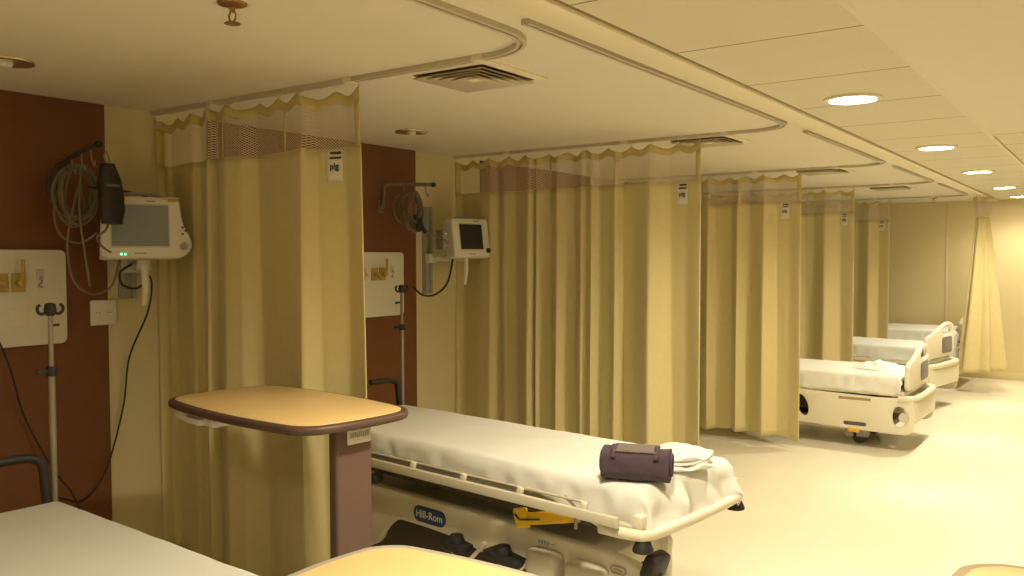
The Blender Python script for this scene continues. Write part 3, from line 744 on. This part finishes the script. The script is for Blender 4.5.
# ------------------------------------------------------------------ hospital beds
def hospital_bed(label, loc, rz):
    t = thing('hospital_bed', label, 'bed', loc, rz, 'hospital beds in the far bays')
    L, W = 2.02, .88
    b = MB(); b.box((-.02, 0, .595), (L - .12, W - .08, .12), .03, 3); b.build('mattress', M['mattress'], t)
    b = MB(); b.box((0, 0, .505), (L - .04, W - .02, .045), .01); b.build('frame', M['cream_plastic'], t)
    b = MB(); b.box((0, 0, .36), (1.5, .5, .16), .02); b.box((0, 0, .20), (1.7, .46, .06), .01); b.build('base_frame', M['dark'], t)
    for s in (-1, 1):
        ys = s * (W / 2 + .012)
        prof = smooth_poly([(-.10, .48), (.3, .48), (.75, .47), (1.02, .47), (1.08, .42), (1.075, .25), (1.03, .165), (.85, .155), (.4, .17), (0, .19), (-.09, .22), (-.11, .34)], 4)
        holes = [ellipse(.058, .095, 20, .955, .31), [(p[0] - .018 * (p[1] - .34) / .08, p[1]) for p in ellipse(.055, .10, 20, .11, .34)], rrect(.20, .038, .017, 5, .58, .212)]
        b = MB(); b.plate(prof, holes, .035, at(XZ, 0, ys + .0175, 0), .006); sp = b.build('side_rail', M['cream_plastic'], t, ang=50)
        b = MB(); b.box((.58, ys + s * .018, .442), (.28, .006, .024), .003); b.build('grip_slot', M['tan_edge'], sp)
        b = MB(); b.box((.58, ys - s * .012, .212), (.20, .010, .05), .003); b.build('recess', M['darkgrey'], sp)
        b = MB(); b.lathe([(0, -.02), (.040, -.02), (.044, 0), (.040, .02), (0, .02)], (.995, ys + s * .01, .31), 20, 'Y'); b.build('crank_knob', M['beige_plastic'], sp)
        b = MB(); b.box((.575, ys + s * .006, .155), (.10, .03, .040), .008); ta = b.build('yellow_tag', M['yellow'], sp); ta['label'] = 'yellow tag'
        # head section rail, raised a little
        prof = rrect(.78, .30, .10, 6, -.58, .37)
        b = MB(); b.plate(prof, [rrect(.40, .09, .04, 5, -.58, .41)], .035, at(XZ, 0, ys + .0175, 0), .006); b.build('head_rail', M['cream_plastic'], t, ang=50)
    # foot board: arched top, slot and dark control panel
    prof = smooth_poly([(-.44, .55), (-.445, .70), (-.41, .775), (-.20, .81), (.05, .875), (.25, .905), (.40, .875), (.445, .79), (.44, .66), (.44, .55), (.2, .54), (-.2, .54)], 5)
    b = MB(); b.plate(prof, [smooth_poly([(.06, .795), (.20, .775), (.36, .79), (.34, .845), (.20, .865), (.08, .84)], 4)], .045, at(YZ, L / 2 - .02, 0, 0), .012); fb = b.build('footboard', M['cream_plastic'], t, ang=50)
    b = MB(); b.plate(rrect(.32, .17, .03, 5, .19, .665), [], .012, at(YZ, L / 2 + .020, 0, 0), .003); pn = b.build('control_panel', M['darkgrey'], fb); pn['label'] = 'dark grey control panel'
    b = MB(); b.tube([(L / 2 + .033, .10, .66), (L / 2 + .033, .15, .68), (L / 2 + .033, .20, .66), (L / 2 + .033, .27, .675)], .004, 6, smooth=3); b.build('panel_mark', M['cable_grey'], pn)
    # moulded foot bumper wrapping the corner
    for z, e in ((.475, 0.),):
        b = MB(); b.tube([(L / 2 - .06, -W / 2 - .03, z), (L / 2 + .03, -W / 2 - .015, z), (L / 2 + .070 + e, -W / 2 + .08, z), (L / 2 + .080 + e, 0, z), (L / 2 + .070 + e, W / 2 - .08, z), (L / 2 + .03, W / 2 + .015, z), (L / 2 - .06, W / 2 + .03, z)], .028, 10, smooth=6); b.build('foot_bumper', M['cream_plastic'], t)
    b = MB(); b.box((L / 2 + .040, 0, .355), (.09, W + .02, .21), .035, 3); b.build('foot_apron', M['cream_plastic'], t)
    # head board
    b = MB(); b.plate(rrect(.88, .46, .09, 6, 0, .77), [rrect(.30, .07, .03, 5, 0, .90)], .04, at(YZ, -L / 2 - .02, 0, 0), .01); b.build('headboard', M['cream_plastic'], t, ang=50)
    for sx in (-1, 1):
        for sy in (-1, 1):
            x, y = sx * .58, sy * .26
            b = MB(); b.lathe([(0, -.018), (.062, -.018), (.075, -.008), (.075, .008), (.062, .018), (0, .018)], (x, y, .075), 18, 'Y'); cs = b.build('caster', M['dark'], t)
            b = MB(); b.box((x, y - .028, .12), (.05, .008, .11), .003); b.box((x, y + .028, .12), (.05, .008, .11), .003); b.box((x, y, .178), (.07, .066, .02), .004); b.build('caster_fork', M['beige_plastic'], cs)
    b = MB(); b.box((.50, -.30, .13), (.07, .05, .14), .01); b.box((.62, -.30, .12), (.10, .05, .10), .012); b.build('brake_unit', M['grey_plastic'], t)
    return t
B3 = ((-2.515, 8.56), R(-.5)); B4 = ((-2.66, 10.86), R(-9)); B5 = ((-2.70, 12.95), R(-1))
hb = hospital_bed('cream hospital bed with yellow tag, nearest of the far beds', (*B3[0], 0), B3[1])
h4 = dup(hb, (*B4[0], 0), B4[1], 'cream hospital bed with dark footboard panel, second of the far beds'); h4.scale = (1, 1, 1.07)
h5 = dup(hb, (*B5[0], 0), B5[1], 'hospital bed against the back wall, partly hidden by the gathered curtain'); h5.scale = (1, 1, 1.11)
def bedsheet(B, label, m, drop, fd, seed, wr=.006, top=.668):
    sheet('bed_sheet', label, (B[0][0] - .02 * math.cos(B[1]), B[0][1] - .02 * math.sin(B[1]), 0), B[1], 1.93,   .85, top, drop, m, foot_drop=fd, seed=seed, wr=wr)
bedsheet(B3, 'pale sheet on the nearest far bed, under crumpled linen', M['white_cloth'], .15, .04, 1.1)
bedsheet(B4, 'pale sheet on the second far bed, behind the crumpled linen', M['blue_cloth'], .15, .04, 2.7, top=.714)
sheet('bed_sheet', 'white sheet on the bed against the back wall', (B5[0][0], B5[0][1], 0), B5[1], 1.97, .97, .745, .38, M['blue_cloth'], foot_drop=.05, seed=5.2)
def crumpled(label, loc, rz, w, d, h, m, seed):
    b = MB()
    def P(u, v):
        a = 2 * PI * u; r = v
        q = 1 + .22 * noise.noise(Vector((math.cos(a) * 1.6 + seed, math.sin(a) * 1.6, seed)))
        x, y = w / 2 * r * q * math.cos(a), d / 2 * r * q * math.sin(a)
        z = h * (1 - r ** 2.4) * (.55 + .8 * abs(noise.noise(Vector((x * 9 + seed, y * 9, 1))))) + .012 * noise.noise(Vector((x * 25, y * 25, seed)))* (1 - r)
        return Vector((x, y, max(.002, z) if r < .99 else .002))
    b.grid(P, 60, 18, closed_u=True)
    o = b.build('crumpled_linen', m, ang=80); o.location = loc; o.rotation_euler = (0, 0, rz)
    tag(o, label, 'linen'); return o
crumpled('small heap of crumpled white linen on the nearest far bed', (-1.83, 8.60, .672), R(10), .50, .42, .085, M['white_cloth'], 3.7)
# ------------------------------------------------------------------ wall things
def gas_panel(label, yc, w, z0, z1, seed):
    t = thing('medical_gas_panel', label, 'gas panel', (WX + .012, yc, z0), 0, 'medical gas panels')
    h = z1 - z0
    b = MB(); b.plate(rrect(w, h, .03, 5, 0, h / 2), [], .035, at(YZ, 0, 0, 0), .006); b.build('plate', M['white_plastic'], t, ang=50)
    for y, m in ((-.03, 'amber'), (.045, 'amber'), (-.15, 'grey_plastic')):
        b = MB(); b.box((.040, y, h * .66), (.012, .06, .085), .004); o = b.build('gas_outlet', M[m], t)
        b = MB(); b.lathe([(0, 0), (.020, 0), (.017, .03), (.010, .032), (0, .032)], (.046, y, h * .66), 14, 'X'); b.build('outlet_nozzle', M['amber'], o)
    b = MB(); b.tube([(.07, .045, h * .66), (.085, .045, h * .72), (.085, .045, h * .90)], .009, 8); b.tube([(.07, -.03, h * .66), (.09, -.03, h * .60)], .012, 8); b.build('flow_meter', M['amber'], t)
    b = MB(); b.tube([(.042, .145, h * .72), (.050, .145, h * .66), (.046, .132, h * .62), (.046, .150, h * .61)], .004, 6, smooth=3); b.build('wall_hook', M['grey_plastic'], t)
    b = MB(); b.box((.037, .145, h * .74), (.006, .035, .05), .003); b.build('hook_plate', M['beige_plastic'], t)
    b = MB(); b.box((.0365, .05, h * .30), (.003, .09, .075), .001); b.build('blank_cover', M['cream_plastic'], t)
    b = MB(); b.lathe([(0, 0), (.010, 0), (.009, .008), (0, .009)], (.035, w / 2 - .085, h * .20), 10, 'X'); b.box((.036, w / 2 - .055, h * .20), (.002, .03, .012)); b.build('switch', M['ink'], t)
gas_panel('white medical gas panel on the nearest maroon panel, left frame edge', 1.875, .54, 1.32, 1.77, 1)
gas_panel('white medical gas panel on the maroon panel behind the first curtain', 4.27, .54, 1.32, 1.765, 2)

t = thing('socket_plate', 'white double socket plate on the edge of the nearest maroon panel', 'socket', (WX + .012, 2.34, 1.455))
b = MB(); b.plate(rrect(.135, .125, .008, 3), [], .012, at(YZ, 0, 0, 0), .003); b.build('plate', M['white_plastic'], t)
for s in (-1, 1):
    b = MB(); b.lathe([(.022, 0), (.022, .004), (.018, .005), (.017, .003), (0, .003)], (.011, s * .032, 0), 18, 'X'); so = b.build('socket', M['white_plastic'], t)
    b = MB()
    for q in (-1, 1): b.lathe([(0, 0), (.004, 0), (.004, .003), (0, .003)], (.012, s * .032 + q * .008, 0), 8, 'X')
    b.build('socket_hole', M['grey_plastic'], so)

# monitors on wall arms
def monitor(label, loc, az, w, h, dark, tilt, bulge):
    t = thing('patient_monitor', label, 'monitor', loc, az, 'bedside patient monitors')
    t.rotation_euler = (0, R(tilt), az)
    # local: front faces +x, y to the viewer's right
    o = rrect(w, h, .022, 5)
    if bulge: o = smooth_poly([(-w * .5, -h * .40), (-w * .47, -h * .5), (-w * .2, -h * .5), (w * .2, -h * .5), (w * .44, -h * .48), (w * .555, -h * .34), (w * .56, -h * .18), (w * .47, h * .08), (w * .43, h * .42), (w * .40, h * .5), (w * .1, h * .5), (-w * .3, h * .5), (-w * .44, h * .48), (-w * .47, h * .3)], 5)
    b = MB(); b.plate(o, [], .10, at(YZ, -.085, 0, 0), .012); b.build('housing', M['white_plastic'], t, ang=50)
    b = MB(); b.box((-.10, 0, 0), (.06, w * .7, h * .75), .02, 2); b.build('back_shell', M['beige_plastic'], t)
    sw, sh, sy = (w * .66, h * .66, -w * .04) if bulge else (w * .62, h * .64, -w * .01)
    b = MB(); b.plate(rrect(sw + .014, sh + .014, .008, 3, sy, h * .03), [rrect(sw, sh, .004, 2, sy, h * .03)], .004, at(YZ, .0145, 0, 0)); b.build('bezel', M['beige_plastic'], t)
    b = MB(); b.plate(rrect(sw, sh, .004, 2, sy, h * .03), [], .002, at(YZ, .0145, 0, 0)); b.build('screen', M['screen_dark'] if dark else M['screen'], t)
    ky, kz = (w * .47, -h * .30) if bulge else (w * .43, -h * .32)
    b = MB(); b.lathe([(0, 0), (.019, 0), (.017, .014), (0, .015)], (.014, ky, kz), 16, 'X'); b.build('knob', M['black'] if dark else M['grey_plastic'], t)
    for k in range(3):
        b = MB(); b.box((.016, (w * .455 + (k % 2) * .014) if bulge else (w * .10 + k * .022), (-h * .10 + k * .016) if bulge else h * .43), (.005, .011, .008), .002); b.build('button', M['ink'], t)
    b = MB(); b.box((.0155, sy, -h * .415), (.002, .055, .007)); b.build('name_print', M['grey_plastic'], t)
    b = MB(); b.box((.0155, sy + .05, h * .425), (.002, .04, .007)); b.build('model_print', M['grey_plastic'], t)
    if not dark:
        b = MB()
        for q in (0, .016): b.lathe([(0, 0), (.005, 0), (.004, .003), (0, .003)], (.014, -w * .26 + q, -h * .43), 10, 'X')
        b.build('power_light', M['green'], t)
        b = MB(); b.box((.0155, w * .36, h * .44), (.002, .06, .012)); b.build('yellow_sticker', M['amber'], t)
    b = MB(); b.tube([(-.05, -w * .30, h * .47), (-.05, -w * .18, h * .56), (-.05, w * .15, h * .56), (-.05, w * .28, h * .47)], .010, 8, smooth=5); b.build('carry_handle', M['grey_plastic'], t)
    return t
def wall_arm(label, yw, z0, z1, tip, seed):
    t = thing('wall_bracket', label, 'wall mount', (WX, yw, z0), 0, 'monitor wall arms')
    b = MB(); b.span((0, -.045, 0), (.02, .045, z1 - z0), .003)
    b.span((.02, -.040, 0), (.032, -.016, z1 - z0), .002); b.span((.02, .016, 0), (.032, .040, z1 - z0), .002); b.build('wall_channel', M['grey_plastic'], t)
    tx, ty, tz = tip[0] - WX, tip[1] - yw, tip[2] - z0
    b = MB(); b.box((.05, 0, tz), (.05, .085, .07), .008); b.build('slide_bracket', M['white_plastic'], t)
    b = MB(); b.tube([(.06, 0, tz), (tx * .6, ty * .55, tz), (tx, ty, tz)], .022, 12, smooth=4); b.build('arm', M['white_plastic'], t)
    b = MB(); b.lathe([(0, -.02), (.034, -.02), (.036, .015), (.03, .03), (0, .03)], (tx, ty, tz), 18); b.build('pivot', M['white_plastic'], t)
    b = MB(); b.tube([(tx + .04, ty - .02, tz - .0), (tx + .045, ty - .02, tz - .10), (tx + .03, ty - .02, tz - .19)], [.020, .016, .012], 12); b.build('adjust_handle', M['white_plastic'], t)
    return t
MON1 = (-3.86, 2.37, 1.875); MON2 = (-3.86, 4.93, 1.865)
monitor('patient monitor with pale grey screen behind the hanging black cuff', MON1, R(-27), .385, .30, False, -4, True)
monitor('patient monitor with black screen before the second curtain', MON2, R(-13), .335, .285, True, -8, False)
wall_arm('white wall arm under the pale screen monitor', 2.475, 1.52, 1.80, (-3.93, 2.41, 1.69), 1)
wall_arm('white wall arm with long grey channel by the black screen monitor', 4.83, 1.46, 2.10, (-3.93, 4.93, 1.72), 2)
t = thing('monitor_module', 'grey measuring module rack on the left side of the black screen monitor', 'monitor module', (-4.01, 4.815, 1.785), R(-20))
b = MB(); b.box((0, 0, .07), (.10, .085, .14), .008); b.build('rack', M['grey_plastic'], t)
for k in range(3):
    b = MB(); b.lathe([(0, 0), (.010, 0), (.009, .014), (0, .014)], (.05, -.02, .03 + k * .04), 10, 'X'); b.build('port', M['white_plastic'], t)

# hook arms holding cables
def hook_arm(label, y0, z0, zt, tip, m):
    t = thing('cable_hanger', label, 'wall bracket', (WX + .012, y0, z0))
    d = Vector(tip) - Vector((WX + .012, y0, z0)); h = zt - z0
    b = MB(); b.box((.006, 0, 0), (.012, .05, .09), .004); b.build('wall_plate', m, t)
    b = MB(); b.tube([(.012, 0, -.01), (.03, 0, .01), (.035, 0, h - .05), (.05, 0, h - .01), (.09, d.y * .12, h), (d.x * .5, d.y * .5, (h + d.z) / 2), (d.x, d.y, d.z)], .013, 10, smooth=6); b.build('arm', m, t)
    b = MB(); b.lathe([(0, -.016), (.014, -.014), (.017, 0), (.014, .014), (0, .016)], tuple(d), 12, 'X'); b.build('end_knob', M['black'], t)
    for k in range(3):
        f = .45 + k * .2
        x, y, z = d.x * f, d.y * f, h + (d.z - h) * f
        b = MB(); b.tube([(x, y, z), (x + .005, y, z - .05), (x + .02, y + .005, z - .085), (x + .03, y, z - .06)], .004, 6, smooth=4); b.build('prong', M['steel'], t)
    return t
HK1 = (-3.83, 2.135, 2.25); HK2 = (-3.86, 4.52, 2.225)
hook_arm('dark cable hanger arm on the nearest maroon panel', 2.10, 2.07, 2.17, HK1, M['dark'])
hook_arm('bent grey cable hanger arm on the maroon panel behind the first curtain', 4.34, 2.08, 2.235, HK2, M['cable_grey'])

def coil(name, label, loc, n, ry, rz, seed, m, tails=(), r=.0055):
    t = thing(name, label, 'cable', loc)
    rnd = random.Random(seed)
    for k in range(n):
        a0 = rnd.uniform(-.25, .25); sy = ry * rnd.uniform(.7, 1.1); sz = rz * rnd.uniform(.75, 1.1); ox = rnd.uniform(-.03, .03); tw = rnd.uniform(-.5, .5)
        pts = []
        for j in range(20):
            a = 2 * PI * j / 20
            y = sy * math.sin(a) + a0 * .05; z = -sz + sz * math.cos(a)
            pts.append((ox + y * tw + .012 * math.sin(3 * a + k), y, z + .006 * math.sin(2 * a + k)))
        b = MB(); b.tube(pts, r, 8, closed=True, smooth=2); b.build('loop', m, t)
    for pts in tails:
        b = MB(); b.tube([Vector(p) - Vector(loc) for p in pts], r, 8, smooth=8); b.build('lead', m, t)
    return t
coil('cable_coil', 'coiled grey tubing hanging from the dark hanger arm', (-4.0, 2.12, 2.16), 8, .085, .135, 3, M['cable_grey'],
     tails=([(-3.98, 2.13, 2.10), (-3.94, 2.07, 1.95), (-3.90, 2.02, 1.78), (-3.90, 2.05, 1.62), (-3.92, 2.15, 1.56), (-3.94, 2.25, 1.60), (-3.95, 2.30, 1.74)],
            [(-3.95, 2.12, 2.16), (-3.90, 2.08, 1.95), (-3.88, 2.09, 1.75), (-3.89, 2.115, 1.60), (-3.88, 2.10, 1.70)],
            [(-4.05, 2.08, 2.12), (-4.03, 2.03, 1.95), (-4.02, 2.05, 1.84), (-4.0, 2.13, 1.80), (-3.97, 2.2, 1.85)]))
coil('cable_coil', 'coiled grey tubing with black plugs on the bent grey hanger', (-4.0, 4.46, 2.18), 10, .10, .125, 8, M['cable_grey'],
     tails=([(-4.0, 4.5, 2.0), (-3.98, 4.58, 1.92), (-3.97, 4.72, 1.86), (-3.95, 4.82, 1.85)], [(-4.0, 4.42, 2.1), (-3.99, 4.40, 1.98), (-3.98, 4.45, 1.90), (-3.98, 4.52, 1.93)]))
t = thing('cable_plugs', 'black cable connectors hanging below the coil on the bent hanger', 'plug', (-3.96, 4.44, 1.97))
b = MB(); b.tube([(0, 0, .05), (.005, .015, 0), (0, .05, -.06)], .016, 8); b.build('plug', M['black'], t)
b = MB(); b.tube([(.01, .04, .03), (.01, .06, -.03), (.01, .10, -.07)], .014, 8); b.build('plug', M['black'], t)

t = thing('blood_pressure_cuff', 'black rolled blood pressure cuff hanging before the pale screen monitor', 'cuff', (HK1[0] + .05, HK1[1] + .015, 2.025))
def P(u, v):
    a = 2 * PI * u; z = .135 - .275 * v
    w = .044 * (.70 + .42 * min(1, v * 4)) * (1 - .12 * max(0, v - .75) / .25)
    n = 1 + .30 * noise.noise(Vector((math.cos(a) * 1.4, math.sin(a) * 1.4, z * 14)))
    return Vector((w * .75 * n * math.cos(a), w * 1.05 * n * math.sin(a) + .02 * v, z))
b = MB(); b.grid(P, 28, 18, closed_u=True)
b.bm.verts.ensure_lookup_table()
for j in (0, 18): b.bm.faces.new([b.bm.verts[i * 19 + j] for i in range(28)])
b.build('cuff_body', M['black'], t, ang=70)
b = MB(); b.tube([(0, 0, .13), (-.005, -.012, .165), (-.01, 0, .19), (-.012, .012, .165), (0, .008, .13)], .004, 8, smooth=4); b.build('hanging_loop', M['steel'], t)
b = MB(); b.grid(lambda u, v: Vector((.040, -.030 + .062 * u, .04 - .012 * v)), 6, 2); b.build('closure_strip', M['strap'], t, thick=.004)
b = MB(); b.tube([(0, .0, -.13), (.005, -.02, -.17), (-.01, -.05, -.20), (-.03, -.02, -.24), (-.04, .03, -.27)], .005, 8, smooth=5); b.build('hose', M['cable_grey'], t)

def cord(label, pts, r, m):
    b = MB(); b.tube(pts, r, 8, smooth=10); o = b.build('power_cord', m); tag(o, label, 'cord', 'dark cords on the head wall'); return o
cord('long black cord dropping from the pale screen monitor toward the stretcher', [(-3.94, 2.43, 1.66), (-3.96, 2.47, 1.60), (-4.05, 2.50, 1.45), (-4.14, 2.45, 1.22), (-4.15, 2.42, .98), (-4.13, 2.33, .72), (-4.10, 2.24, .60), (-4.08, 2.15, .555), (-4.08, 2.08, .58), (-4.1, 2.0, .62)], .005, M['cable_black'])
cord('black cord running down the nearest maroon panel at the left edge', [(-4.125, 1.80, 1.40), (-4.125, 1.86, 1.24), (-4.15, 1.93, 1.00), (-4.13, 2.02, .78), (-4.11, 2.07, .68), (-4.10, 2.12, .60), (-4.10, 2.16, .5)], .0045, M['cable_black'])
cord('black cable loop beneath the pale screen monitor', [(-3.95, 2.36, 1.70), (-3.95, 2.30, 1.66), (-3.95, 2.31, 1.60), (-3.95, 2.38, 1.58), (-3.96, 2.44, 1.62), (-3.97, 2.45, 1.68)], .006, M['cable_black'])
cord('dark cable sagging from the black screen monitor to the gas panel side', [(-3.96, 4.86, 1.80), (-3.97, 4.845, 1.65), (-3.98, 4.80, 1.53), (-4.02, 4.72, 1.46), (-4.05, 4.62, 1.46), (-4.08, 4.55, 1.52)], .007, M['cable_black'])
cord('dark cable draped over the top of the pale screen monitor', [(-3.93, 2.14, 2.06), (-3.95, 2.24, 2.055), (-3.95, 2.36, 2.05), (-3.94, 2.44, 2.03), (-3.95, 2.5, 1.98)], .006, M['cable_black'])

# ------------------------------------------------------------------ camera, world, colour
cam = bpy.data.cameras.new('camera'); co = bpy.data.objects.new('camera', cam); COL.objects.link(co)
f_px, yaw, pitch, roll = 859.575427, .616080314, -.0363672703, -.00296447211
cam.sensor_width = 36; cam.lens = f_px / 1024 * 36; cam.clip_start = .05; cam.clip_end = 60
F = Vector((-math.sin(yaw) * math.cos(pitch), math.cos(yaw) * math.cos(pitch), math.sin(pitch)))
Rt = Vector((math.cos(yaw), math.sin(yaw), 0)); U = Rt.cross(F)
R2 = Rt * math.cos(roll) + U * math.sin(roll); U2 = -Rt * math.sin(roll) + U * math.cos(roll)
mw = Matrix((R2, U2, -F)).transposed().to_4x4(); mw.translation = Vector((0, 0, 1.73))
co.matrix_world = mw
sc.camera = co
w = bpy.data.worlds.new('world'); sc.world = w; w.use_nodes = True
w.node_tree.nodes['Background'].inputs[0].default_value = (1, .85, .55, 1); w.node_tree.nodes['Background'].inputs[1].default_value = .0
sc.view_settings.view_transform = 'Standard'; sc.view_settings.look = 'None'; sc.view_settings.gamma = 1.; sc.view_settings.use_curve_mapping = False
sc.view_settings.exposure = 1.86
